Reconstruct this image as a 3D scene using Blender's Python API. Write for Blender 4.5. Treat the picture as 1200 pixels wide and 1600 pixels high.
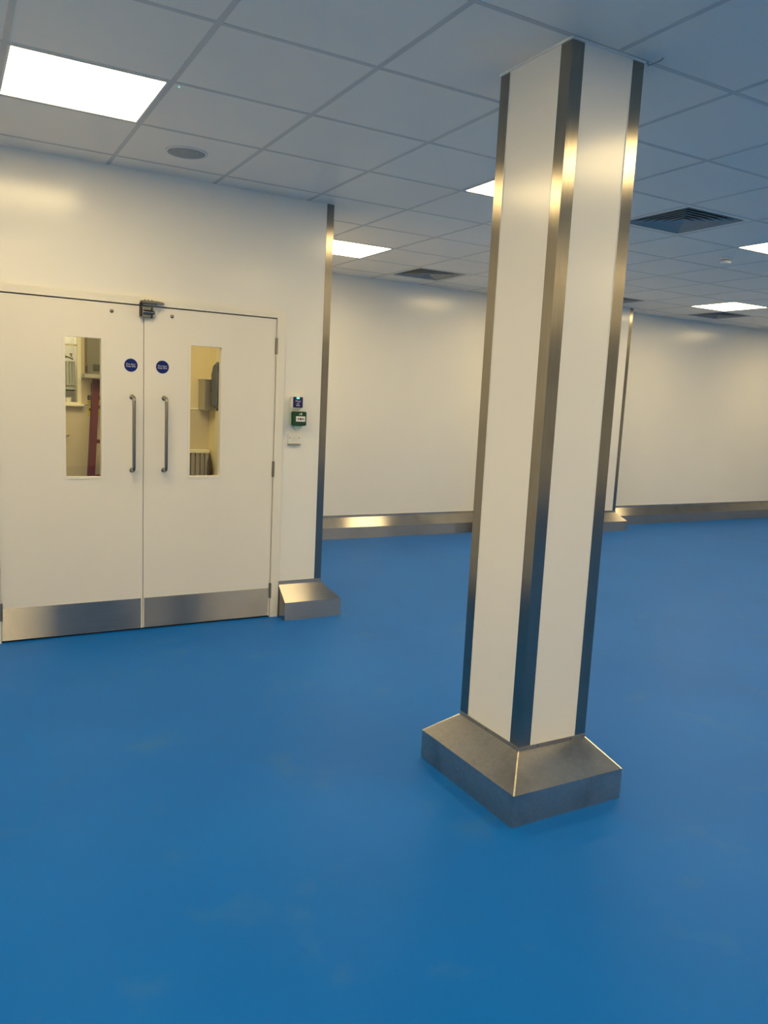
import bpy, bmesh, math
from mathutils import Vector, Matrix

for o in list(bpy.data.objects):
    bpy.data.objects.remove(o, do_unlink=True)
S = bpy.context.scene
COL = S.collection
PI = math.pi

# ------------------------------------------------------------------ camera
YAW, PITCH, ROLL, FOC = -0.5159, -0.1435, 0.0482, 1226.6
EYE = 1.463
cam = bpy.data.cameras.new('camera')
camo = bpy.data.objects.new('camera', cam)
COL.objects.link(camo)
cam.sensor_fit = 'VERTICAL'
cam.sensor_height = 36
cam.lens = FOC * 36 / 1600
cam.clip_start = 0.05
fw = Vector((-math.sin(YAW) * math.cos(PITCH), math.cos(YAW) * math.cos(PITCH), math.sin(PITCH)))
rt = Vector((math.cos(YAW), math.sin(YAW), 0))
up = rt.cross(fw)
r2 = rt * math.cos(ROLL) + up * math.sin(ROLL)
u2 = up * math.cos(ROLL) - rt * math.sin(ROLL)
camo.matrix_world = Matrix(((r2.x, u2.x, -fw.x, 0), (r2.y, u2.y, -fw.y, 0), (r2.z, u2.z, -fw.z, EYE), (0, 0, 0, 1)))
S.camera = camo

# ------------------------------------------------------------------ light, exposure
w = bpy.data.worlds.new('world')
S.world = w
w.use_nodes = True
w.node_tree.nodes['Background'].inputs[0].default_value = (0.5, 0.5, 0.55, 1)
w.node_tree.nodes['Background'].inputs[1].default_value = 0.02
PANEL = 9.0
PANEL_COL = (1.0, 0.75, 0.36)
S.view_settings.view_transform = 'Standard'
S.view_settings.look = 'None'
S.view_settings.gamma = 1
S.view_settings.use_curve_mapping = False
S.view_settings.exposure = 1.18

# ------------------------------------------------------------------ materials
def mat(name, col, rough=0.5, metal=0.0, spec=0.5, emis=None, estr=0, **kw):
    m = bpy.data.materials.new(name)
    m.use_nodes = True
    b = m.node_tree.nodes['Principled BSDF']
    b.inputs['Base Color'].default_value = (*col, 1)
    b.inputs['Roughness'].default_value = rough
    b.inputs['Metallic'].default_value = metal
    b.inputs['Specular IOR Level'].default_value = spec
    if emis:
        b.inputs['Emission Color'].default_value = (*emis, 1)
        b.inputs['Emission Strength'].default_value = estr
    for k, v in kw.items():
        b.inputs[k].default_value = v
    return m

def nodes(m):
    nt = m.node_tree
    return nt, nt.nodes, nt.links, nt.nodes['Principled BSDF']

def mapping(nt, scale, obj=False):
    tc = nt.nodes.new('ShaderNodeTexCoord')
    mp = nt.nodes.new('ShaderNodeMapping')
    mp.inputs['Scale'].default_value = scale
    nt.links.new(tc.outputs['Object'], mp.inputs['Vector'])
    return mp

def mix_noise(m, c1, c2, scale, mscale=(1, 1, 1), detail=4, lo=0.35, hi=0.65, rough=None, bump=None):
    nt, N, L, b = nodes(m)
    mp = mapping(nt, mscale)
    n = N.new('ShaderNodeTexNoise')
    n.inputs['Scale'].default_value = scale
    n.inputs['Detail'].default_value = detail
    L.new(mp.outputs[0], n.inputs['Vector'])
    cr = N.new('ShaderNodeValToRGB')
    cr.color_ramp.elements[0].position = lo
    cr.color_ramp.elements[1].position = hi
    cr.color_ramp.elements[0].color = (*c1, 1)
    cr.color_ramp.elements[1].color = (*c2, 1)
    L.new(n.outputs['Fac'], cr.inputs[0])
    L.new(cr.outputs[0], b.inputs['Base Color'])
    if rough:
        mr = N.new('ShaderNodeMapRange')
        mr.inputs['To Min'].default_value = rough[0]
        mr.inputs['To Max'].default_value = rough[1]
        L.new(n.outputs['Fac'], mr.inputs['Value'])
        L.new(mr.outputs[0], b.inputs['Roughness'])
    if bump:
        bp = N.new('ShaderNodeBump')
        bp.inputs['Strength'].default_value = bump[0]
        bp.inputs['Distance'].default_value = bump[1]
        L.new(n.outputs['Fac'], bp.inputs['Height'])
        L.new(bp.outputs[0], b.inputs['Normal'])
    return cr

M = {}
# blue resin floor: large soft mottling, faint pale scuffs and a few pale specks
M['floor'] = mat('blue_resin_floor', (0.003, 0.155, 0.54), 0.46, spec=0.40)
M['floor'].node_tree.nodes['Principled BSDF'].inputs['Specular Tint'].default_value = (0.0, 0.06, 0.3, 1)
cr = mix_noise(M['floor'], (0.0005, 0.136, 0.57), (0.002, 0.155, 0.63), 1.3, detail=5, lo=0.3, hi=0.7)
nt, N, L, b = nodes(M['floor'])
mp = mapping(nt, (1, 1, 1))
n2 = N.new('ShaderNodeTexNoise'); n2.inputs['Scale'].default_value = 4.5; n2.inputs['Detail'].default_value = 8
L.new(mp.outputs[0], n2.inputs['Vector'])
r2n = N.new('ShaderNodeMapRange'); r2n.inputs['From Min'].default_value = 0.60; r2n.inputs['From Max'].default_value = 0.78
r2n.inputs['To Max'].default_value = 0.16
L.new(n2.outputs['Fac'], r2n.inputs['Value'])
mx = N.new('ShaderNodeMixRGB'); mx.inputs[2].default_value = (0.12, 0.27, 0.42, 1)
L.new(cr.outputs[0], mx.inputs[1]); L.new(r2n.outputs[0], mx.inputs[0])
vo = N.new('ShaderNodeTexVoronoi'); vo.inputs['Scale'].default_value = 2.2
L.new(mp.outputs[0], vo.inputs['Vector'])
lt = N.new('ShaderNodeMath'); lt.operation = 'LESS_THAN'; lt.inputs[1].default_value = 0.010
L.new(vo.outputs['Distance'], lt.inputs[0])
mx2 = N.new('ShaderNodeMixRGB'); mx2.inputs[2].default_value = (0.35, 0.5, 0.6, 1)
L.new(mx.outputs[0], mx2.inputs[1]); L.new(lt.outputs[0], mx2.inputs[0])
L.new(mx2.outputs[0], b.inputs['Base Color'])
n3 = N.new('ShaderNodeTexNoise'); n3.inputs['Scale'].default_value = 160
L.new(mp.outputs[0], n3.inputs['Vector'])
bp = N.new('ShaderNodeBump'); bp.inputs['Strength'].default_value = 0.08; bp.inputs['Distance'].default_value = 0.002
L.new(n3.outputs['Fac'], bp.inputs['Height']); L.new(bp.outputs[0], b.inputs['Normal'])

M['wall'] = mat('white_wall_cladding', (0.80, 0.80, 0.79), 0.19, spec=0.42)
mix_noise(M['wall'], (0.84, 0.84, 0.83), (0.87, 0.87, 0.86), 0.8, bump=(0.12, 0.02))
M['panel'] = mat('white_column_cladding', (0.85, 0.85, 0.84), 0.20, spec=0.40)
M['ceil'] = mat('white_ceiling_tile', (0.78, 0.80, 0.82), 0.45)
mix_noise(M['ceil'], (0.90, 0.83, 0.755), (0.94, 0.87, 0.795), 0.9)
M['tee'] = mat('grey_ceiling_tee', (0.60, 0.58, 0.56), 0.4)
M['door'] = mat('cream_painted_door', (0.80, 0.77, 0.70), 0.42)
mix_noise(M['door'], (0.84, 0.82, 0.77), (0.86, 0.84, 0.79), 1.1)
M['frame'] = mat('cream_painted_frame', (0.84, 0.82, 0.76), 0.45)
M['white'] = mat('white_plastic', (0.80, 0.80, 0.78), 0.35)
M['seal'] = mat('white_sealant', (0.85, 0.85, 0.84), 0.4)

def steel(name, mscale, grain, base=(0.46, 0.44, 0.41), a_long=0.02, a_cross=0.30, bump=0.02, smear=0.22):
    """brushed metal: reflections stay tight along the grain and smear across it"""
    m = mat(name, base, 0.3, 1.0)
    nt, N, L, b = nodes(m)
    g = N.new('ShaderNodeBsdfAnisotropic')
    g.distribution = 'GGX'
    rr = math.sqrt(a_long * a_cross)
    g.inputs['Roughness'].default_value = math.sqrt(rr)
    g.inputs['Anisotropy'].default_value = 1 - math.sqrt(a_long / a_cross)
    tn = N.new('ShaderNodeCombineXYZ')
    for q in range(3): tn.inputs[q].default_value = grain[q]
    L.new(tn.outputs[0], g.inputs['Tangent'])
    mp = mapping(nt, mscale)
    n = N.new('ShaderNodeTexNoise'); n.inputs['Scale'].default_value = 1.0; n.inputs['Detail'].default_value = 3
    L.new(mp.outputs[0], n.inputs['Vector'])
    cr = N.new('ShaderNodeValToRGB')
    cr.color_ramp.elements[0].position = 0.3; cr.color_ramp.elements[1].position = 0.7
    cr.color_ramp.elements[0].color = (*[c * 0.93 for c in base], 1)
    cr.color_ramp.elements[1].color = (*[min(1, c * 1.06) for c in base], 1)
    L.new(n.outputs['Fac'], cr.inputs[0])
    # handling smears with their own shape
    mp2 = mapping(nt, (1, 1, 1))
    s = N.new('ShaderNodeTexNoise'); s.inputs['Scale'].default_value = 5.0; s.inputs['Detail'].default_value = 3
    L.new(mp2.outputs[0], s.inputs['Vector'])
    sr = N.new('ShaderNodeMapRange'); sr.inputs['From Min'].default_value = 0.5; sr.inputs['From Max'].default_value = 0.68
    sr.inputs['To Max'].default_value = smear
    L.new(s.outputs['Fac'], sr.inputs['Value'])
    mx = N.new('ShaderNodeMixRGB'); mx.inputs[2].default_value = (*[c * 0.5 for c in base], 1)
    L.new(cr.outputs[0], mx.inputs[1]); L.new(sr.outputs[0], mx.inputs[0])
    L.new(mx.outputs[0], g.inputs['Color'])
    L.new(mx.outputs[0], b.inputs['Base Color'])
    bp = N.new('ShaderNodeBump'); bp.inputs['Strength'].default_value = bump; bp.inputs['Distance'].default_value = 0.001
    L.new(n.outputs['Fac'], bp.inputs['Height']); L.new(bp.outputs[0], g.inputs['Normal'])
    L.new(g.outputs[0], N['Material Output'].inputs['Surface'])
    return m

M['steel_v'] = steel('brushed_steel_trim', (260, 260, 4), (0, 0, 1), base=(0.34, 0.31, 0.26), a_long=0.03, a_cross=0.16)
M['steel_h'] = steel('brushed_steel_skirting', (4, 4, 260), (1, 0, 0), a_long=0.02, a_cross=0.20)
M['steel_p'] = steel('brushed_steel_plinth', (60, 60, 60), (0.7, 0.7, 0), base=(0.50, 0.475, 0.43), a_long=0.06, a_cross=0.12, smear=0.5)
M['steel_k'] = steel('brushed_steel_kick_plate', (3, 3, 220), (1, 0, 0), base=(0.46, 0.44, 0.41), a_long=0.012, a_cross=0.42)
M['chrome'] = mat('satin_steel_fitting', (0.30, 0.28, 0.25), 0.25, 1.0)
M['weld'] = mat('polished_weld', (0.75, 0.70, 0.60), 0.22, 1.0)
M['hinge'] = mat('dull_steel_hinge', (0.30, 0.27, 0.23), 0.4, 0.9)
M['dark'] = mat('near_black', (0.012, 0.012, 0.014), 0.5)
M['duct'] = mat('dark_duct', (0.006, 0.007, 0.008), 0.8)
M['vent'] = mat('vent_white', (0.42, 0.43, 0.43), 0.6)
M['grille'] = mat('grey_speaker_mesh', (0.24, 0.26, 0.28), 0.5)
nt, N, L, b = nodes(M['grille'])
mp = mapping(nt, (1, 1, 1)); vo = N.new('ShaderNodeTexVoronoi'); vo.inputs['Scale'].default_value = 260
L.new(mp.outputs[0], vo.inputs['Vector'])
cr = N.new('ShaderNodeValToRGB'); cr.color_ramp.elements[0].color = (0.05, 0.055, 0.06, 1); cr.color_ramp.elements[1].color = (0.36, 0.38, 0.40, 1)
cr.color_ramp.elements[0].position = 0.2; cr.color_ramp.elements[1].position = 0.45
L.new(vo.outputs['Distance'], cr.inputs[0]); L.new(cr.outputs[0], b.inputs['Base Color'])
M['sign_blue'] = mat('sign_blue', (0.003, 0.018, 0.17), 0.6, spec=0.25)
M['sign_white'] = mat('sign_white', (0.8, 0.8, 0.82), 0.5)
M['button_blue'] = mat('button_blue', (0.002, 0.004, 0.13), 0.45)
M['green'] = mat('call_point_green', (0.002, 0.055, 0.020), 0.45)
M['cover'] = mat('clear_cover_tint', (0.45, 0.62, 0.52), 0.3)
M['led'] = mat('green_led', (0.1, 0.8, 0.5), 0.4, emis=(0.15, 1.0, 0.6), estr=0.8)
M['led_dim'] = mat('pale_green_led', (0.3, 0.6, 0.5), 0.4, emis=(0.3, 0.8, 0.6), estr=0.25)
M['glass'] = mat('vision_glass', (1, 1, 1), 0.0, spec=0.5, **{'Transmission Weight': 1.0, 'IOR': 1.45})
M['lamp'] = mat('lit_diffuser', (0.9, 0.9, 0.9), 0.4, emis=PANEL_COL, estr=PANEL)
M['lampframe'] = mat('white_lamp_frame', (0.75, 0.74, 0.72), 0.4)
M['hall_up'] = mat('cream_hall_wall', (0.72, 0.60, 0.35), 0.5)
M['hall_low'] = mat('beige_hall_wall', (0.55, 0.47, 0.31), 0.5)
M['hall_side'] = mat('cream_hall_side_wall', (0.80, 0.71, 0.44), 0.5)
M['hall_lamp'] = mat('lit_hall_diffuser', (0.9, 0.9, 0.9), 0.4, emis=(1.0, 0.84, 0.45), estr=4.6)
M['red'] = mat('dark_red_paint', (0.085, 0.004, 0.003), 0.6, spec=0.2)
M['greybox'] = mat('grey_green_metal', (0.15, 0.14, 0.095), 0.4, 0.3)
M['greylip'] = mat('grey_metal_lip', (0.36, 0.34, 0.28), 0.4, 0.3)
M['screen'] = mat('dark_green_display', (0.03, 0.035, 0.012), 0.3)
M['yellow'] = mat('yellow_notice', (0.55, 0.47, 0.02), 0.5)
M['rednote'] = mat('red_notice', (0.5, 0.08, 0.04), 0.5)
M['blueplastic'] = mat('blue_plastic', (0.01, 0.035, 0.09), 0.35)
M['steelbox'] = mat('steel_dispenser', (0.40, 0.38, 0.32), 0.35, 0.8)
M['radiator'] = mat('brown_grey_radiator', (0.30, 0.26, 0.20), 0.4)
M['bristle'] = mat('dark_brown_bristle', (0.06, 0.035, 0.015), 0.8)
M['ribbed'] = mat('grey_ribbed_plastic', (0.42, 0.44, 0.38), 0.35)
M['pale'] = mat('pale_yellow_board', (0.80, 0.75, 0.55), 0.5)
M['cup'] = mat('white_glazed', (0.82, 0.81, 0.76), 0.2)

# ------------------------------------------------------------------ helpers
def bm_new():
    return bmesh.new()

def box(bm, x0, x1, y0, y1, z0, z1):
    v = [bm.verts.new(c) for c in ((x0, y0, z0), (x1, y0, z0), (x1, y1, z0), (x0, y1, z0), (x0, y0, z1), (x1, y0, z1), (x1, y1, z1), (x0, y1, z1))]
    for f in ((0, 3, 2, 1), (4, 5, 6, 7), (0, 1, 5, 4), (1, 2, 6, 5), (2, 3, 7, 6), (3, 0, 4, 7)):
        bm.faces.new([v[i] for i in f])
    return bm

def bbox(x0, x1, y0, y1, z0, z1, bev=0.0, seg=2):
    bm = box(bm_new(), x0, x1, y0, y1, z0, z1)
    if bev:
        bmesh.ops.bevel(bm, geom=bm.edges[:], offset=bev, segments=seg, affect='EDGES')
    return bm

def ring_slab(x0, x1, z0, z1, hx0, hx1, hz0, hz1, y0, y1):
    """upright slab with a rectangular hole through it"""
    bm = bm_new()
    O = [(x0, z0), (x1, z0), (x1, z1), (x0, z1)]
    I = [(hx0, hz0), (hx1, hz0), (hx1, hz1), (hx0, hz1)]
    V = {}
    for nm, P in (('o', O), ('i', I)):
        for yi, y in ((0, y0), (1, y1)):
            V[nm, yi] = [bm.verts.new((x, y, z)) for x, z in P]
    for k in range(4):
        j = (k + 1) % 4
        bm.faces.new([V['o', 0][k], V['o', 0][j], V['i', 0][j], V['i', 0][k]])
        bm.faces.new([V['o', 1][j], V['o', 1][k], V['i', 1][k], V['i', 1][j]])
        bm.faces.new([V['o', 0][j], V['o', 0][k], V['o', 1][k], V['o', 1][j]])
        bm.faces.new([V['i', 0][k], V['i', 0][j], V['i', 1][j], V['i', 1][k]])
    return bm

def lathe(prof, n=32, c=(0, 0, 0), axis='z', bm=None):
    """prof = [(r, h)]; axis: 'z' up, '-y' towards the room"""
    bm = bm or bm_new()
    rings = []
    for r, h in prof:
        ring = []
        for k in range(n):
            a = 2 * PI * k / n
            if axis == 'z':
                p = (c[0] + r * math.cos(a), c[1] + r * math.sin(a), c[2] + h)
            elif axis == '-y':
                p = (c[0] + r * math.cos(a), c[1] - h, c[2] + r * math.sin(a))
            else:
                p = (c[0] - h, c[1] + r * math.cos(a), c[2] + r * math.sin(a))
            ring.append(bm.verts.new(p))
        rings.append(ring)
    for a, b in zip(rings, rings[1:]):
        for k in range(n):
            j = (k + 1) % n
            bm.faces.new([a[k], a[j], b[j], b[k]])
    bm.faces.new(rings[0][::-1]); bm.faces.new(rings[-1])
    return bm

def tube(pts, r, n=14, bm=None):
    bm = bm or bm_new()
    P = [Vector(p) for p in pts]
    rings = []
    ref = None
    for i, p in enumerate(P):
        if i == 0: t = P[1] - P[0]
        elif i == len(P) - 1: t = P[-1] - P[-2]
        else: t = (P[i + 1] - P[i]).normalized() + (P[i] - P[i - 1]).normalized()
        t.normalize()
        if ref is None:
            ref = t.orthogonal().normalized()
        ref = (ref - t * ref.dot(t)).normalized()
        bn = t.cross(ref)
        rings.append([bm.verts.new(p + (ref * math.cos(2 * PI * k / n) + bn * math.sin(2 * PI * k / n)) * r) for k in range(n)])
    for a, b in zip(rings, rings[1:]):
        for k in range(n):
            j = (k + 1) % n
            bm.faces.new([a[k], a[j], b[j], b[k]])
    bm.faces.new(rings[0][::-1]); bm.faces.new(rings[-1])
    return bm

def prism(poly, lo, hi, plane='xz', bm=None):
    """extrude a polygon; plane xz -> along y, xy -> along z, yz -> along x"""
    bm = bm or bm_new()
    def P(a, b, h):
        return {'xz': (a, h, b), 'xy': (a, b, h), 'yz': (h, a, b)}[plane]
    A = [bm.verts.new(P(a, b, lo)) for a, b in poly]
    B = [bm.verts.new(P(a, b, hi)) for a, b in poly]
    n = len(poly)
    for k in range(n):
        j = (k + 1) % n
        bm.faces.new([A[k], A[j], B[j], B[k]])
    bm.faces.new(A[::-1]); bm.faces.new(B)
    return bm

def obj(name, bm, m, parent=None, smooth=False, origin=None):
    bmesh.ops.recalc_face_normals(bm, faces=bm.faces[:])
    me = bpy.data.meshes.new(name)
    bm.to_mesh(me); bm.free()
    me.materials.append(m)
    if smooth:
        for p in me.polygons: p.use_smooth = True
        try: me.set_sharp_from_angle(angle=math.radians(35))
        except Exception: pass
    o = bpy.data.objects.new(name, me)
    COL.objects.link(o)
    if origin is None:
        if parent is not None:
            origin = parent.get('_w', None)
    if parent is not None:
        o.parent = parent
        off = WORLD[parent.name_full]
        me.transform(Matrix.Translation(-off))
        WORLD[o.name_full] = off
    else:
        vs = [v.co for v in me.vertices]
        c = Vector(((min(v.x for v in vs) + max(v.x for v in vs)) / 2, (min(v.y for v in vs) + max(v.y for v in vs)) / 2, min(v.z for v in vs)))
        me.transform(Matrix.Translation(-c))
        o.location = c
        WORLD[o.name_full] = c
    return o

WORLD = {}

def thing(name, label, cat, loc, group=None):
    o = bpy.data.objects.new(name, None)
    COL.objects.link(o)
    o.empty_display_size = 0.1
    o.location = loc
    WORLD[o.name_full] = Vector(loc)
    o['label'] = label; o['category'] = cat
    if group: o['group'] = group
    return o

def tag(o, label, cat, group=None):
    o['label'] = label; o['category'] = cat
    if group: o['group'] = group
    return o

def struct(o, label=None, cat=None):
    o['kind'] = 'structure'
    if label: o['label'] = label
    if cat: o['category'] = cat
    return o

def dup(root, delta, label=None, group=None):
    r = root.copy(); COL.objects.link(r)
    r.location = root.location + Vector(delta)
    if label: r['label'] = label
    if group: r['group'] = group
    for ch in list(root.children):
        c = ch.copy(); COL.objects.link(c); c.parent = r
        for g in ch.children:
            d = g.copy(); COL.objects.link(d); d.parent = c
    return r

def text_bm(body, size, center, depth=0.0006, spacing=1.0):
    """extruded lettering standing on a face that looks towards -y"""
    cu = bpy.data.curves.new('lettering', 'FONT')
    cu.body = body; cu.size = size; cu.extrude = depth / 2
    cu.align_x = 'CENTER'; cu.align_y = 'CENTER'
    cu.space_line = spacing; cu.resolution_u = 3
    o = bpy.data.objects.new('lettering', cu); COL.objects.link(o)
    dg = bpy.context.evaluated_depsgraph_get()
    me = bpy.data.meshes.new_from_object(o.evaluated_get(dg))
    bm = bm_new(); bm.from_mesh(me)
    bpy.data.objects.remove(o); bpy.data.curves.remove(cu); bpy.data.meshes.remove(me)
    bm.transform(Matrix.Translation(center) @ Matrix.Rotation(PI / 2, 4, 'X'))
    return bm

# ------------------------------------------------------------------ dimensions
H = 2.6635                      # ceiling height
GX, GY, T = 0.8365, 2.7363, 0.6  # ceiling grid origin and module
DW = 4.74                        # face of the wall with the doors
EX = 2.216                       # its free end
FW = 7.27                        # far wall
PX0, PX1, PY = 5.37, 7.212, 6.95 # boxed pier on the far wall
XL, XR, YB = -2.4, 12.6, -5.4    # room limits out of view

# ------------------------------------------------------------------ the room shell
struct(obj('floor', bbox(XL, XR, YB, FW + 0.1, -0.1, 0), M['floor']), 'smooth blue resin floor with faint scuffs', 'floor')

# walls
wbm = bm_new()
box(wbm, XL, 0.205, DW, DW + 0.12, 0, H)
box(wbm, 1.90, EX, DW, DW + 0.12, 0, H)
box(wbm, 0.205, 1.90, DW, DW + 0.12, 1.966, H)
struct(obj('wall_left', wbm, M['wall']), 'glossy white clad wall around the double doors', 'wall')
struct(obj('wall_side', bbox(EX - 0.109, EX, DW + 0.12, FW, 0, H), M['wall']), 'return wall behind the steel corner strip', 'wall')
struct(obj('wall_back', bbox(XL, XR, FW, FW + 0.1, 0, H), M['wall']), 'far glossy white clad wall', 'wall')
struct(obj('wall_pier', bbox(PX0, PX1, PY, FW, 0, H), M['wall']), 'boxed out white clad pier on the far wall', 'wall')
struct(obj('wall_front', bbox(XL, XR, YB - 0.1, YB, 0, H), M['wall']), 'white clad wall behind the camera', 'wall')
struct(obj('wall_right', bbox(XR, XR + 0.1, YB, FW, 0, H), M['wall']), 'white clad wall at the right end', 'wall')
struct(obj('wall_west', bbox(XL - 0.1, XL, YB, DW, 0, H), M['wall']), 'white clad wall at the left end', 'wall')

# ceiling: tiles laid in a grid with a lower tee grid between
LIGHTS = [(i, j) for i in (-9, -5, -1, 3, 7, 11, 15) for j in (-11, -7, -3, 1, 5)
          if XL + 0.1 < GX + i * T and GX + (i + 1) * T < XR and YB < GY + j * T and not (j == 5 and GX + (i + 1) * T < EX)]
VENTS = [(5, 1), (5, 6), (9, 6), (12, 6)]
open_cells = set(LIGHTS) | set(VENTS)
cb = bm_new()
i0, i1 = math.floor((XL - GX) / T), math.ceil((XR - GX) / T)
j0, j1 = math.floor((YB - GY) / T), math.ceil((FW - GY) / T)
for i in range(i0, i1):
    for j in range(j0, j1):
        if (i, j) in open_cells: continue
        x0 = max(GX + i * T + 0.010, XL); x1 = min(GX + (i + 1) * T - 0.010, XR)
        y0 = max(GY + j * T + 0.010, YB); y1 = min(GY + (j + 1) * T - 0.010, FW)
        if x1 - x0 < 0.02 or y1 - y0 < 0.02: continue
        box(cb, x0, x1, y0, y1, H, H + 0.012)
ceil = struct(obj('ceiling', cb, M['ceil']), 'suspended ceiling of square white tiles', 'ceiling')
gb = bm_new()
for i in range(i0 + 1, i1):
    box(gb, GX + i * T - 0.0105, GX + i * T + 0.0105, YB, FW, H - 0.0012, H + 0.010)
for j in range(j0 + 1, j1):
    box(gb, XL, XR, GY + j * T - 0.0105, GY + j * T + 0.0105, H - 0.0010, H + 0.0102)
g = obj('ceiling_grid', gb, M['tee'], ceil); g['label'] = 'grey metal grid between the tiles'
vb = bbox(XL, XR, YB, FW + 0.1, H + 0.25, H + 0.3)
struct(obj('ceiling_slab', vb, M['duct']), 'dark slab above the suspended ceiling', 'ceiling')

# steel corner strips
def angle_strip(cx, cy, dx, dy, w1, w2, z0, z1, t=0.0018):
    """L strip on an outside corner at cx,cy; dx, dy = directions of its two arms"""
    pl = [(cx - dx * t, cy - dy * t), (cx + dx * w1, cy - dy * t), (cx + dx * w1, cy + dy * 0.0), (cx, cy), (cx, cy + dy * w2), (cx - dx * t, cy + dy * w2)]
    return prism(pl, z0, z1, 'xy')
struct(obj('trim_1', angle_strip(EX, DW, -1, 1, 0.047, 0.047, 0.0, H), M['steel_v'], smooth=False), 'brushed steel strip on the corner of the door wall', 'trim')
struct(obj('trim_2', angle_strip(PX1, PY, -1, 1, 0.047, 0.047, 0.0, H), M['steel_v']), 'brushed steel strip on the corner of the far pier', 'trim')

# steel skirting: profile swept along the foot of a wall with mitred corners
def sweep(path, out, zf=0.118, zs=0.212, zl=0.236, side=1, closed=False, outs=None):
    """path: wall line points; the skirting stands to the right of travel when side=1"""
    P = [Vector((a, b)) for a, b in path]
    n = len(P)
    nseg = n if closed else n - 1
    nor = []
    for k in range(nseg):
        d = (P[(k + 1) % n] - P[k]).normalized()
        nor.append(Vector((d.y, -d.x)) * side)
    outs = outs or [out] * nseg
    def offs(f):
        R = []
        for k in range(n):
            if closed:
                a, b = (k - 1) % nseg, k
            else:
                a, b = max(k - 1, 0), min(k, nseg - 1)
            na, nb = nor[a], nor[b]
            if abs(na.dot(nb)) > 0.999:
                R.append(P[k] + nb * f(b))
            else:
                R.append(P[k] + na * f(a) + nb * f(b))
        return R
    lines = [(offs(lambda s: outs[s]), 0.0), (offs(lambda s: outs[s]), zf),
             (offs(lambda s: 0.004), zs), (offs(lambda s: 0.004), zl), (P, zl), (P, 0.0)]
    bm = bm_new()
    V = [[bm.verts.new((p.x, p.y, z)) for p in L_] for L_, z in lines]
    m = len(lines)
    for k in range(nseg):
        j = (k + 1) % n
        for a in range(m):
            b2 = (a + 1) % m
            bm.faces.new([V[a][k], V[a][j], V[b2][j], V[b2][k]])
    if not closed:
        bm.faces.new([V[a][0] for a in range(m)]); bm.faces.new([V[a][-1] for a in range(m)][::-1])
    return bm

struct(obj('baseboard_back', sweep([(EX, FW), (PX0, FW), (PX0, PY), (PX1, PY), (PX1, FW), (XR, FW)], 0.085,
       outs=[0.085, 0.12, 0.125, 0.09, 0.085]), M['steel_h']), 'sloped brushed steel skirting along the far wall', 'skirting')
struct(obj('baseboard_left', sweep([(1.912, DW), (EX, DW), (EX, FW - 0.09)], 0.13, outs=[0.125, 0.10]), M['steel_h']),
       'steel skirting box at the end of the door wall', 'skirting')

# ------------------------------------------------------------------ door frame and doors
fb = bm_new()
FX0, FX1 = 0.205, 1.905
prism([(FX0, 0), (0.258, 0), (0.258, 1.928), (1.852, 1.928), (1.852, 0), (FX1, 0), (FX1, 1.972), (FX0, 1.972)], DW - 0.014, DW + 0.125, 'xz', fb)
fo = obj('trim_3', fb, M['frame'])
struct(fo, 'cream painted frame around the double doors', 'door frame')
sb = bm_new()   # rebate stop, dark in the gap
prism([(0.258, 0), (0.275, 0), (0.275, 1.912), (1.835, 1.912), (1.835, 0), (1.852, 0), (1.852, 1.928), (0.258, 1.928)], DW + 0.052, DW + 0.10, 'xz', sb)
obj('door_stop', sb, M['hinge'], fo)

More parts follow.
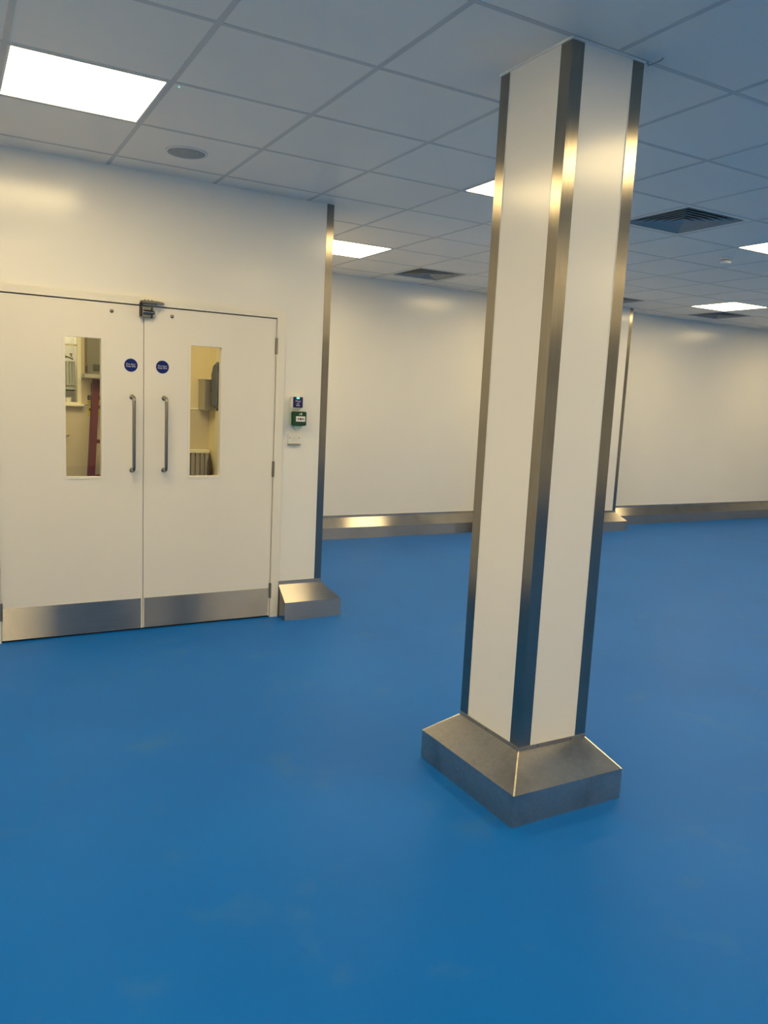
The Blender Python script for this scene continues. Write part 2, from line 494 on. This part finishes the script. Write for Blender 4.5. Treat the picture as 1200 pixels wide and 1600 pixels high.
def door(name, x0, x1, gx0, gx1, label, hx, hinge_x, capx, signx):
    z0, z1 = 0.011, 1.9215
    gz0, gz1 = 0.936, 1.722
    y0, y1 = DW - 0.004, DW + 0.046
    d = obj(name, ring_slab(x0, x1, z0, z1, gx0, gx1, gz0, gz1, y0, y1), M['door'])
    struct(d, label, 'door')
    g = obj('glass_pane', bbox(gx0 - 0.004, gx1 + 0.004, (y0 + y1) / 2 - 0.003, (y0 + y1) / 2 + 0.003, gz0 - 0.004, gz1 + 0.004), M['glass'], d)
    bd = ring_slab(gx0 - 0.012, gx1 + 0.012, gz0 - 0.012, gz1 + 0.012, gx0 + 0.001, gx1 - 0.001, gz0 + 0.001, gz1 - 0.001, y0 - 0.003, y0 + 0.012)
    obj('glazing_bead', bd, M['door'], d)
    kp = obj('kick_plate', bbox(x0 + 0.006, x1 - 0.010, y0 - 0.0016, y0, 0.012, 0.196), M['steel_k'], d)
    kp['label'] = 'brushed steel kick plate'
    obj('gap_shade_strip', bbox(x0 + 0.002, x1 - 0.002, y0 + 0.008, y1 - 0.004, 0.001, z0 + 0.001), M['dark'], d)  # dark strip standing in for the black shade in the gap below the leaf
    # D pull handle
    yh = y0 - 0.062
    zt, zb, r = 1.402, 0.976, 0.0095
    pts = [(hx, y0, zt)]
    R = 0.022
    for k in range(7):
        a = PI / 2 * k / 6
        pts.append((hx, yh + R - R * math.sin(a), zt - R + R * math.cos(a)))
    for k in range(7):
        a = PI / 2 * k / 6
        pts.append((hx, yh + R - R * math.cos(a), zb + R - R * math.sin(a)))
    pts.append((hx, y0, zb))
    hd = tube(pts, r)
    for z in (zt, zb):
        lathe([(0.0145, 0), (0.0145, 0.004), (0.010, 0.006)], 18, (hx, y0, z), '-y', hd)
    hh = obj('pull_handle', hd, M['chrome'], d, smooth=True); hh['label'] = 'satin steel D handle'
    # small dome near the head
    dm = obj('bolt_cap', lathe([(0.011, 0), (0.011, 0.002), (0.009, 0.006), (0.005, 0.009), (0.001, 0.010)], 18, (capx, y0, 1.878), '-y'), M['chrome'], d, smooth=True)
    # round sign
    ring = obj('fire_door_sign', lathe([(0.043, 0), (0.043, 0.0009)], 40, (signx, y0, 1.583), '-y'), M['sign_white'], d)
    ring['label'] = 'round blue fire door keep shut sign'
    obj('sign_disc', lathe([(0.0375, 0), (0.0375, 0.0006)], 40, (signx, y0 - 0.0009, 1.583), '-y'), M['sign_blue'], ring)
    obj('sign_lettering', text_bm('Fire door\nkeep shut', 0.0138, (signx, y0 - 0.0017, 1.583), spacing=0.85), M['sign_white'], ring)
    # hinges
    for z in (0.18, 0.98, 1.755):
        hb = bm_new()
        tube([(hinge_x, y0 - 0.006, z - 0.05), (hinge_x, y0 - 0.006, z + 0.05)], 0.0075, 12, hb)
        box(hb, hinge_x - 0.009, hinge_x + 0.009, y0 - 0.005, y0 + 0.002, z - 0.05, z + 0.05)
        for zz in (z - 0.018, z + 0.018):
            tube([(hinge_x, y0 - 0.006, zz - 0.001), (hinge_x, y0 - 0.006, zz + 0.001)], 0.0082, 12, hb)
        obj('hinge', hb, M['hinge'], d, smooth=True)
    return d
door('door_1', 0.2605, 1.0325, 0.606, 0.799, 'left cream door leaf showing a red ladder through its narrow glass', 0.968, 0.2585, 0.856, 0.962)
door('door_2', 1.0365, 1.8485, 1.308, 1.499, 'right cream door leaf nearest the green call point', 1.153, 1.8515, 1.196, 1.142)

# lock fitting across the head of the doors
lk = thing('door_lock', 'small steel lock fitting over the meeting door leaves at the head', 'lock', (1.05, DW - 0.01, 1.865))
kb = prism([(1.018, DW - 0.065), (1.10, DW - 0.065), (1.146, DW - 0.020), (1.146, DW - 0.014), (1.018, DW - 0.014)], 1.938, 1.950, 'xy')
kp = obj('keeper', kb, M['chrome'], lk)
kb = bm_new()
for x in (1.030, 1.050, 1.070):
    lathe([(0.005, 0), (0.005, 0.005), (0.002, 0.007)], 12, (x, DW - 0.045, 1.950), 'z', kb)
obj('screw', kb, M['hinge'], kp)
obj('keeper_plate', bbox(1.010, 1.105, DW - 0.018, DW - 0.014, 1.934, 1.952), M['chrome'], lk)
kb = bm_new()
box(kb, 1.010, 1.088, DW - 0.008, DW - 0.004, 1.858, 1.918)
box(kb, 1.010, 1.022, DW - 0.044, DW - 0.006, 1.858, 1.918)
box(kb, 1.018, 1.082, DW - 0.030, DW - 0.006, 1.900, 1.914)
box(kb, 1.018, 1.082, DW - 0.030, DW - 0.006, 1.860, 1.873)
obj('lock_body', kb, M['chrome'], lk)
obj('dark_gap_block', bbox(1.0225, 1.076, DW - 0.0265, DW - 0.0085, 1.8735, 1.8995), M['dark'], lk)  # near-black block that darkens the gap between the bracket rails
obj('end_cap', bbox(1.070, 1.0765, DW - 0.034, DW - 0.008, 1.857, 1.915), M['dark'], lk)
obj('hinge_block', bbox(1.0065, 1.017, DW - 0.046, DW - 0.010, 1.862, 1.912), M['dark'], lk)
lb = lathe([(0.011, 0), (0.012, 0.003), (0.012, 0.056), (0.009, 0.066)], 16, (0, 0, 0), 'z')
lb.transform(Matrix.Translation((1.024, DW - 0.030, 1.8865)) @ Matrix.Rotation(PI / 2, 4, 'Y'))
obj('latch_bolt', lb, M['chrome'], lk, smooth=True)
obj('mounting_strut', bbox(1.006, 1.020, DW - 0.040, DW - 0.014, 1.905, 1.940), M['dark'], lk)

# ------------------------------------------------------------------ controls beside the door
t = thing('exit_button', 'blue push to exit button above the green call point', 'button', (2.00, DW, 1.37))
obj('back_box', bbox(1.955, 2.035, DW - 0.030, DW, 1.372, 1.448, 0.004), M['white'], t)
fp = obj('face_plate', bbox(1.953, 2.037, DW - 0.036, DW - 0.030, 1.370, 1.450, 0.002), M['white'], t)
obj('button_face', bbox(1.962, 2.028, DW - 0.041, DW - 0.036, 1.378, 1.446, 0.002), M['button_blue'], t)
obj('indicator_light', bbox(1.984, 2.003, DW - 0.043, DW - 0.041, 1.434, 1.444), M['led'], t)
obj('button_lettering', text_bm('Press\nto\nExit', 0.0165, (1.995, DW - 0.0415, 1.406), spacing=0.8), M['sign_white'], t)

t = thing('call_point', 'green emergency door release box between blue button and white plate', 'call point', (2.00, DW, 1.26))
obj('back_box', bbox(1.955, 2.045, DW - 0.038, DW, 1.262, 1.352, 0.004), M['cover'], t)
obj('housing', bbox(1.950, 2.050, DW - 0.058, DW - 0.036, 1.264, 1.354, 0.004), M['green'], t)
rp = obj('break_panel', bbox(1.976, 2.040, DW - 0.0605, DW - 0.058, 1.290, 1.324, 0.001), M['sign_white'], t)
ab = bm_new(); yy = DW - 0.0605
lathe([(0.0065, 0), (0.0065, 0.0006)], 20, (2.008, yy, 1.307), '-y', ab)
prism([(1.984, 1.309), (1.992, 1.309), (1.992, 1.314), (2.000, 1.307), (1.992, 1.300), (1.992, 1.305), (1.984, 1.305)], yy - 0.0006, yy, 'xz', ab)
prism([(2.032, 1.309), (2.024, 1.309), (2.024, 1.314), (2.016, 1.307), (2.024, 1.300), (2.024, 1.305), (2.032, 1.305)], yy - 0.0006, yy, 'xz', ab)
obj('arrow_symbol', ab, M['dark'], rp)
sy = bm_new()
prism([(1.996, 1.331), (2.003, 1.342), (2.006, 1.342), (2.000, 1.331)], DW - 0.0588, DW - 0.0575, 'xz', sy)
prism([(2.008, 1.331), (2.008, 1.345), (2.016, 1.345), (2.018, 1.331), (2.014, 1.331), (2.013, 1.341), (2.011, 1.341), (2.011, 1.331)], DW - 0.0588, DW - 0.0575, 'xz', sy)
obj('white_symbol', sy, M['sign_white'], t)
kb = lathe([(0.026, 0), (0.026, 0.030)], 24, (2.0, DW - 0.012, 1.263), '-y')
obj('cover_hinge', kb, M['cover'], t, smooth=True)

t = thing('wall_plate', 'small white plate with two screws under the green call point', 'wall plate', (1.99, DW, 1.14))
obj('plate', bbox(1.944, 2.034, DW - 0.012, DW, 1.143, 1.207, 0.003), M['white'], t)
obj('centre_insert', bbox(1.971, 2.007, DW - 0.0135, DW - 0.012, 1.162, 1.194, 0.0008), M['lampframe'], t)
for x in (1.957, 2.021):
    obj('screw', lathe([(0.004, 0), (0.004, 0.0006), (0.002, 0.001)], 12, (x, DW - 0.012, 1.183), '-y'), M['hinge'], t)
obj('plate_shadow', bbox(1.946, 2.032, DW - 0.016, DW, 1.137, 1.144, 0.001), M['greylip'], t)  # grey strip standing in for the shadow below the plate

# ------------------------------------------------------------------ the column
CX0, CX1, CY0, CY1 = 1.838, 2.163, 2.140, 2.517
t = thing('column', 'square white clad column with steel corner strips and steel plinth', 'column', ((CX0 + CX1) / 2, (CY0 + CY1) / 2, 0))
obj('cladding', bbox(CX0, CX1, CY0, CY1, 0.02, H), M['panel'], t)
for (cx, cy, dx, dy) in ((CX0, CY0, 1, 1), (CX1, CY0, -1, 1), (CX0, CY1, 1, -1), (CX1, CY1, -1, -1)):
    o = obj('corner_strip', angle_strip(cx, cy, dx, dy, 0.052, 0.052, 0.19, H - 0.008), M['steel_v'], t)
    o['label'] = 'tall brushed steel corner strip'
sl = bm_new()
for (x0, x1, y0, y1) in ((CX0 + .052, CX0 + .0545, CY0 - .0022, CY0), (CX1 - .0545, CX1 - .052, CY0 - .0022, CY0), (CX0 - .0022, CX0, CY0 + .052, CY0 + .0545), (CX0 - .0022, CX0, CY1 - .0545, CY1 - .052)):
    box(sl, x0, x1, y0, y1, 0.19, H - 0.008)
obj('sealant_line', sl, M['seal'], t)
pb = sweep([(CX0, CY0), (CX1, CY0), (CX1, CY1), (CX0, CY1)], 0.1, closed=True, zf=0.118, zs=0.188, zl=0.203,
           outs=[0.160, 0.050, 0.063, 0.143])
bmesh.ops.bevel(pb, geom=[e for e in pb.edges if e.calc_face_angle(0) > 0.3 and max(v.co.z for v in e.verts) > 0.01], offset=0.0022, segments=2, affect='EDGES')
pl = obj('plinth', pb, M['steel_p'], t); pl['label'] = 'sloped brushed steel plinth'
wd = bm_new()
for (x0, y0, x1, y1) in ((CX0 - .143, CY0 - .160, CX0 - .003, CY0 - .003), (CX1 + .050, CY0 - .160, CX1 + .003, CY0 - .003), (CX0 - .143, CY1 + .063, CX0 - .003, CY1 + .003)):
    tube([(x0, y0, .1165), ((x0 + x1) / 2, (y0 + y1) / 2, .1525), (x1, y1, .188)], 0.0034, 10, wd)
    sd = obj('weld_seam', wd, M['weld'], pl, smooth=True); wd = bm_new()
rv = bm_new()
for x, z in ((2.03, 0.060),):
    lathe([(0.004, 0), (0.003, 0.002)], 10, (x, CY0 - 0.160, z), '-y', rv)
for x in (1.925, 2.09):
    lathe([(0.0035, 0), (0.0025, 0.002)], 10, (x, CY0 - 0.004, 0.196), '-y', rv)
lathe([(0.004, 0), (0.003, 0.002)], 10, (CX0 - 0.143, 2.32, 0.060), '-x', rv)
lathe([(0.0035, 0), (0.0025, 0.002)], 10, (CX0 - 0.004, 2.335, 0.196), '-x', rv)
obj('rivet', rv, M['chrome'], pl)
tb = bm_new()
P0 = [(CX0 - .006, CY0 - .006), (CX1 + .006, CY0 - .006), (CX1 + .006, CY1 + .006), (CX0 - .006, CY1 + .006)]
prism(P0, H - 0.006, H, 'xy', tb)
obj('ceiling_bead', tb, M['seal'], t)
t2 = tag(obj('ceiling_wire', tube([(CX1 + .016, CY0 - .004, H + .002), (CX1 + .017, CY0 - .006, H - .012), (CX1 + .030, CY0 - .050, H - .006), (CX1 + .032, CY0 - .060, H + .001)], 0.0022, 8), M['grille']),
         'short grey wire poking from the ceiling at the column top', 'wire')

# ------------------------------------------------------------------ ceiling lights
def cell_center(i, j):
    return Vector((GX + (i + 0.5) * T, GY + (j + 0.5) * T, H))
c = cell_center(-1, 1)
L0 = thing('ceiling_light', 'large bright square panel light near the doors at upper left', 'ceiling light', c, 'square ceiling panel lights')
h = 0.2895
fr = bm_new()
for (x0, x1, y0, y1) in ((-h, h, -h, -h + .010), (-h, h, h - .010, h), (-h, -h + .010, -h + .010, h - .010), (h - .010, h, -h + .010, h - .010)):
    box(fr, c.x + x0, c.x + x1, c.y + y0, c.y + y1, H - 0.002, H + 0.012)
obj('frame', fr, M['lampframe'], L0)
obj('diffuser', bbox(c.x - h + .010, c.x + h - .010, c.y - h + .010, c.y + h - .010, H, H + 0.010), M['lamp'], L0)
LAB = {(3, 5): 'bright panel light just right of the door wall steel corner strip',
       (3, 1): 'bright panel light half hidden behind the column',
       (7, 1): 'bright panel light cut by the right edge beyond the smoke detector',
       (11, 5): 'farthest bright panel light above the right stretch of far wall'}
for (i, j) in LIGHTS:
    if (i, j) == (-1, 1): continue
    d = cell_center(i, j) - c
    dup(L0, d, LAB.get((i, j), 'bright square panel light in the ceiling out of the photo'), 'square ceiling panel lights' if (i, j) in LAB else 'panel lights out of sight')

# ------------------------------------------------------------------ ceiling vents
c = cell_center(*VENTS[0])
V0 = thing('ceiling_vent', 'large square louvred ceiling vent right of the column', 'ceiling vent', c, 'square louvred ceiling vents')
hp, hl = 0.2895, 0.262
fr = bm_new()
for (x0, x1, y0, y1) in ((-hp, hp, -hp, -hl), (-hp, hp, hl, hp), (-hp, -hl, -hl, hl), (hl, hp, -hl, hl)):
    box(fr, c.x + x0, c.x + x1, c.y + y0, c.y + y1, H - 0.001, H + 0.012)
obj('frame', fr, M['ceil'], V0)
def frustum_ring(bm, c, hb, ht, zb, zt, th=0.0015):
    V = []
    for hh, z in ((hb, zb), (ht, zt), (ht - th * 1.4, zt), (hb - th * 1.4, zb)):
        V.append([bm.verts.new((c.x + sx * hh, c.y + sy_ * hh, z)) for sx, sy_ in ((-1, -1), (1, -1), (1, 1), (-1, 1))])
    for a in range(4):
        b2 = (a + 1) % 4
        for k in range(4):
            j = (k + 1) % 4
            bm.faces.new([V[a][k], V[a][j], V[b2][j], V[b2][k]])
for k in range(6):
    hb = 0.252 - 0.040 * k
    bm = bm_new()
    frustum_ring(bm, c, hb, hb - 0.045, H, H + 0.024)
    for (x0, x1, y0, y1) in ((-hb, hb, -hb, -hb + .005), (-hb, hb, hb - .005, hb), (-hb, -hb + .005, -hb + .005, hb - .005), (hb - .005, hb, -hb + .005, hb - .005)):
        box(bm, c.x + x0, c.x + x1, c.y + y0, c.y + y1, H - 0.0015, H)
    obj('louvre', bm, M['vent'], V0)
db = bm_new()
box(db, c.x - hp, c.x + hp, c.y - hp, c.y + hp, H + 0.08, H + 0.085)
for (x0, x1, y0, y1) in ((-hp, hp, -hp, -hp + .003), (-hp, hp, hp - .003, hp), (-hp, -hp + .003, -hp, hp), (hp - .003, hp, -hp, hp)):
    box(db, c.x + x0, c.x + x1, c.y + y0, c.y + y1, H + 0.012, H + 0.08)
obj('duct_box', db, M['duct'], V0)
for (i, j), lab in zip(VENTS[1:], ('louvred vent beyond the light beside the door wall corner', 'louvred vent at the far pier, mostly hidden by the column', 'louvred vent directly beyond the farthest panel light')):
    dup(V0, cell_center(i, j) - c, lab)

# ------------------------------------------------------------------ speaker, detector, tiny screw
c = cell_center(0, 2)
t = thing('ceiling_speaker', 'round grey mesh ceiling speaker above the doors', 'speaker', c)
bz = lathe([(0.108, 0.0), (0.107, -0.005), (0.098, -0.007), (0.094, -0.004), (0.094, 0.0)], 48, c, 'z')
obj('bezel', bz, M['white'], t, smooth=True)
obj('mesh_grille', lathe([(0.0935, -0.0042), (0.088, -0.0062), (0.05, -0.0072), (0.002, -0.0075)], 48, c, 'z'), M['grille'], t, smooth=True)
c = cell_center(7, 2)
t = thing('smoke_detector', 'small white round smoke detector between the vent and right light', 'smoke detector', c)
obj('base', lathe([(0.050, 0.0), (0.050, -0.010), (0.046, -0.014)], 32, c, 'z'), M['white'], t, smooth=True)
obj('neck', lathe([(0.030, -0.012), (0.030, -0.024)], 24, c, 'z'), M['grille'], t, smooth=True)
obj('sensor_head', lathe([(0.040, -0.022), (0.042, -0.032), (0.034, -0.042), (0.012, -0.047), (0.002, -0.047)], 32, c, 'z'), M['white'], t, smooth=True)
t = tag(obj('indicator_stud', lathe([(0.004, 0.0), (0.004, -0.004), (0.002, -0.006)], 12, (GX + 0.035, GY + T + 0.035, H), 'z'), M['led_dim']),
        'tiny pale green stud in the tile beside the large light', 'indicator')

# ------------------------------------------------------------------ the hall seen through the door glass
HY, HX = 6.98, EX - 0.109
hx0 = -0.6
hb = bm_new()   # wall with an opening for the inner window
WX0, WX1, WZ0, WZ1 = 0.50, 1.006, 1.300, 1.90
box(hb, hx0, HX, HY, HY + 0.04, 1.295, WZ0)
box(hb, hx0, WX0, HY, HY + 0.04, WZ0, H)
box(hb, WX1, HX, HY, HY + 0.04, WZ0, H)
box(hb, WX0, WX1, HY, HY + 0.04, WZ1, H)
struct(obj('wall_hall_upper', hb, M['hall_up']), 'cream wall of the hall behind the doors', 'wall')
struct(obj('wall_hall_lower', bbox(hx0, HX, HY - 0.004, HY + 0.04, 0, 1.289), M['hall_low']), 'beige lower hall wall', 'wall')
struct(obj('wall_hall_side', bbox(HX - 0.006, HX, DW + 0.125, HY, 0, H), M['hall_side']), 'pale side wall of the hall behind the right door', 'wall')
struct(obj('wall_hall_left', bbox(hx0 - 0.05, hx0, DW + 0.12, HY, 0, H), M['hall_up']), 'left wall of the hall behind the doors', 'wall')
struct(obj('trim_4', bbox(1.55, HX - 0.006, HY - 0.010, HY, 1.286, 1.300), M['pale']), 'pale dado rail on the hall wall', 'dado rail')
struct(obj('ceiling_hall', bbox(hx0, HX, DW + 0.12, HY, 2.45, 2.5), M['pale']), 'ceiling of the hall behind the doors', 'ceiling')
t = thing('ceiling_light', 'warm panel light in the hall behind the doors', 'ceiling light', (1.0, 5.9, 2.45))
obj('diffuser', bbox(0.3, 1.7, 5.6, 6.2, 2.432, 2.444), M['hall_lamp'], t)
obj('frame', bbox(0.27, 1.73, 5.57, 6.23, 2.438, 2.45), M['lampframe'], t)

wn = obj('window_1', ring_slab(WX0 - 0.02, WX1 + 0.012, WZ0 - 0.02, WZ1 + 0.02, WX0 + 0.03, WX1 - 0.018, WZ0 + 0.01, WZ1 - 0.03, HY - 0.012, HY + 0.05), M['pale'])
struct(wn, 'cream framed inner window seen through the left door glass', 'window')
obj('window_sill', bbox(WX0 - 0.05, WX1 + 0.028, HY - 0.05, HY + 0.02, WZ0 - 0.022, WZ0 - 0.002, 0.003), M['pale'], wn)
obj('window_rail', bbox(WX0 + 0.03, WX1 - 0.018, HY, HY + 0.02, 1.768, 1.782), M['hall_low'], wn)
al = bm_new()   # the recess behind it
box(al, WX0 - 0.02, WX1 + 0.01, HY + 0.50, HY + 0.51, WZ0 - 0.02, WZ1 + 0.02)
box(al, WX1 - 0.004, WX1 + 0.01, HY + 0.05, HY + 0.50, WZ0 - 0.02, WZ1 + 0.02)
box(al, WX0 - 0.02, WX0 - 0.004, HY + 0.05, HY + 0.50, WZ0 - 0.02, WZ1 + 0.02)
box(al, WX0 - 0.02, WX1 + 0.01, HY + 0.05, HY + 0.50, WZ0 - 0.02, WZ0 - 0.004)
obj('window_recess', al, M['cup'], wn)
M['added_recess_glow'] = mat('recess_fill_glow', (0.9, 0.9, 0.9), 0.4, emis=(1.0, 0.88, 0.50), estr=0.9)  # glow for a sheet added only to brighten the window recess
obj('added_recess_glow', bbox(WX0, WX1 - 0.01, HY + 0.06, HY + 0.48, WZ1 + 0.022, WZ1 + 0.03), M['added_recess_glow'], wn)  # added glowing sheet above the recess, no real fitting
rb = bm_new()
for k in range(16):
    x = 0.62 + k * 0.0235
    tube([(x, HY + 0.10, 1.445), (x, HY + 0.10, 1.640)], 0.0112, 10, rb)
box(rb, 0.61, 0.985, HY + 0.104, HY + 0.112, 1.44, 1.645)
box(rb, 0.61, 0.985, HY + 0.104, HY + 0.498, 1.40, 1.412)
box(rb, 0.61, 0.985, HY + 0.104, HY + 0.112, 1.40, 1.46)
tag(obj('ribbed_panel', rb, M['ribbed']), 'grey ribbed panel standing in the inner window', 'panel')
fx = bm_new()
tube([(0.90, HY + 0.498, 1.69), (0.90, HY + 0.10, 1.69), (0.92, HY + 0.06, 1.685), (0.965, HY + 0.06, 1.665)], 0.010, 12, fx)
tube([(0.885, HY + 0.11, 1.66), (0.885, HY + 0.11, 1.705)], 0.013, 12, fx)
tube([(0.87, HY + 0.11, 1.675), (0.955, HY + 0.11, 1.69)], 0.012, 12, fx)
tube([(0.955, HY + 0.11, 1.67), (0.955, HY + 0.11, 1.71)], 0.011, 12, fx)
tag(obj('chrome_tap', fx, M['chrome'], smooth=True), 'chrome fitting above the grey ribbed panel', 'tap')
cp = lathe([(0.018, 0), (0.024, 0.01), (0.027, 0.05), (0.024, 0.05), (0.020, 0.012)], 24, (0.925, HY + 0.075, WZ0 - 0.003), 'z')
tag(obj('white_cup', cp, M['cup'], smooth=True), 'small white cup standing in the inner window', 'cup')
dk = lathe([(0.022, 0), (0.025, 0.02), (0.016, 0.04), (0.004, 0.048)], 18, (0.893, HY + 0.12, WZ0 - 0.003), 'z')
tag(obj('dark_bottle', dk, M['dark'], smooth=True), 'squat dark bottle at the corner of the inner window', 'bottle')

# grey cabinet with display
t = thing('wall_cabinet', 'grey metal wall cabinet with dark display seen through left glass', 'cabinet', (1.20, HY, 1.51))
obj('housing', bbox(1.045, 1.38, HY - 0.16, HY, 1.535, 1.95, 0.006), M['greybox'], t)
obj('lower_tray', bbox(1.015, 1.39, HY - 0.20, HY, 1.512, 1.545, 0.004), M['greylip'], t)
obj('display', bbox(1.085, 1.150, HY - 0.163, HY - 0.160, 1.570, 1.625, 0.001), M['screen'], t)
obj('side_latch', bbox(1.035, 1.047, HY - 0.15, HY - 0.10, 1.560, 1.610, 0.003), M['dark'], t)

# ladder leaning on the hall wall
t = thing('ladder', 'dark red ladder leaning below the grey wall cabinet', 'ladder', (1.2, 6.6, 0))
def lean(z):
    f = z / 1.50
    return 6.589 + 0.345 * f
def rail(sx):
    bm = bm_new()
    V = []
    for z in (0.0, 1.505):
        f = z / 1.505
        xc = 1.258 + sx * (0.270 - 0.140 * f)
        y = lean(z)
        V.append([bm.verts.new((xc + a, y + b2, z)) for a, b2 in ((-0.026, -0.035), (0.026, -0.035), (0.026, 0.035), (-0.026, 0.035))])
    for k in range(4):
        j = (k + 1) % 4
        bm.faces.new([V[0][k], V[0][j], V[1][j], V[1][k]])
    bm.faces.new(V[0][::-1]); bm.faces.new(V[1])
    return bm
for sx in (-1, 1):
    obj('rail', rail(sx), M['red'], t)
for z in (0.13, 0.42, 0.715, 1.00, 1.28):
    f = z / 1.505
    hw = 0.270 - 0.140 * f - 0.02
    obj('rung', bbox(1.258 - hw, 1.258 + hw, lean(z) - 0.025, lean(z) + 0.025, z - 0.015, z + 0.015, 0.003), M['red'], t)

# notices
t = thing('black_sign', 'black sign with a white letter behind the red ladder', 'sign', (1.14, HY, 1.333))
sb_ = obj('board', bbox(1.066, 1.215, HY - 0.004, HY, 1.333, 1.371), M['dark'], t)
obj('lettering', text_bm('C', 0.034, (1.090, HY - 0.0045, 1.352)), M['sign_white'], t)
t = thing('yellow_notice', 'yellow notice with dark marks under the black sign', 'notice', (1.14, HY, 1.19))
obj('sheet', bbox(1.066, 1.215, HY - 0.003, HY, 1.302, 1.328), M['yellow'], t)
obj('lower_sheet', bbox(1.066, 1.215, HY - 0.010, HY - 0.004, 1.200, 1.284), M['yellow'], t)
kb = bm_new()
prism([(1.075, 1.262), (1.10, 1.268), (1.106, 1.258), (1.09, 1.250), (1.083, 1.240), (1.078, 1.248)], HY - 0.0108, HY - 0.010, 'xz', kb)
obj('printed_mark', kb, M['dark'], t); kb = bm_new()
prism([(1.18, 1.252), (1.20, 1.258), (1.206, 1.236), (1.19, 1.228)], HY - 0.0108, HY - 0.010, 'xz', kb)
obj('printed_mark', kb, M['dark'], t)
tag(obj('red_notice', bbox(1.093, 1.19, HY - 0.003, HY, 1.405, 1.475), M['rednote']), 'small red notice between the cabinet and the black sign', 'notice')
kn = bm_new()
tube([(0.895, HY - 0.004, 1.025), (0.895, HY - 0.035, 1.028), (0.915, HY - 0.045, 1.040)], 0.005, 8, kn)
tag(obj('coat_hook', kn, M['hinge'], smooth=True), 'small metal hook low on the beige hall wall', 'hook')

# right glass: dispenser, steel box, radiator, broom
t = thing('hand_dryer', 'dark blue rounded dispenser on the pale hall side wall', 'dispenser', (HX - 0.006, 6.55, 1.30))
pts = []
for k in range(13):
    a = PI * k / 12
    pts.append((6.57 + 0.10 * math.cos(a), 1.60 + 0.10 * math.sin(a)))
pts = pts + [(6.47, 1.36), (6.50, 1.315), (6.64, 1.315), (6.67, 1.36)]
db_ = prism(pts, HX - 0.085, HX - 0.006, 'yz')
bmesh.ops.bevel(db_, geom=[e for e in db_.edges if all(abs(v.co.x - (HX - 0.085)) < 1e-5 for v in e.verts)], offset=0.02, segments=3, affect='EDGES')
obj('housing', db_, M['blueplastic'], t, smooth=True)
obj('nozzle', bbox(HX - 0.055, HX - 0.02, 6.53, 6.62, 1.290, 1.318, 0.003), M['dark'], t)
sb2 = bm_new()
for k in range(5):
    box(sb2, HX - 0.088, HX - 0.060, 6.668, 6.673, 1.45 + 0.022 * k, 1.458 + 0.022 * k)
obj('air_slot', sb2, M['dark'], t)
t = thing('towel_dispenser', 'plain grey steel box behind the dark blue dispenser', 'dispenser', (HX - 0.06, 6.87, 1.29))
obj('case', bbox(HX - 0.112, HX - 0.006, 6.76, 6.96, 1.290, 1.546, 0.003), M['steelbox'], t)
obj('lid', bbox(HX - 0.117, HX - 0.006, 6.755, 6.965, 1.546, 1.553, 0.001), M['greylip'], t)
t = thing('radiator', 'ribbed brown grey radiator with pale top low on the hall wall', 'radiator', (1.85, HY - 0.05, 0.25))
rb = bm_new()
xx = 1.50
while xx < 2.05:
    box(rb, xx, xx + 0.030, HY - 0.090, HY - 0.030, 0.25, 0.905)
    xx += 0.042
box(rb, 1.50, 2.078, HY - 0.065, HY - 0.04, 0.26, 0.90)
obj('fins', rb, M['radiator'], t)
obj('top_cover', bbox(1.49, 2.085, HY - 0.095, HY - 0.007, 0.905, 0.934, 0.003), M['pale'], t)
for x in (1.56, 2.02):
    obj('foot', bbox(x, x + 0.02, HY - 0.075, HY - 0.035, 0, 0.26), M['radiator'], t)

t = thing('broom', 'dark brush standing upright beside the radiator', 'broom', (2.06, 6.80, 0))
obj('handle', tube([(2.055, 6.78, 0.0), (2.062, 6.80, 0.66)], 0.011, 10), M['hinge'], t)
bh = lathe([(0.012, 0.64), (0.020, 0.68), (0.026, 0.76), (0.022, 0.84), (0.010, 0.88)], 14, (2.060, 6.80, 0), 'z')
obj('bristles', bh, M['bristle'], t, smooth=True)
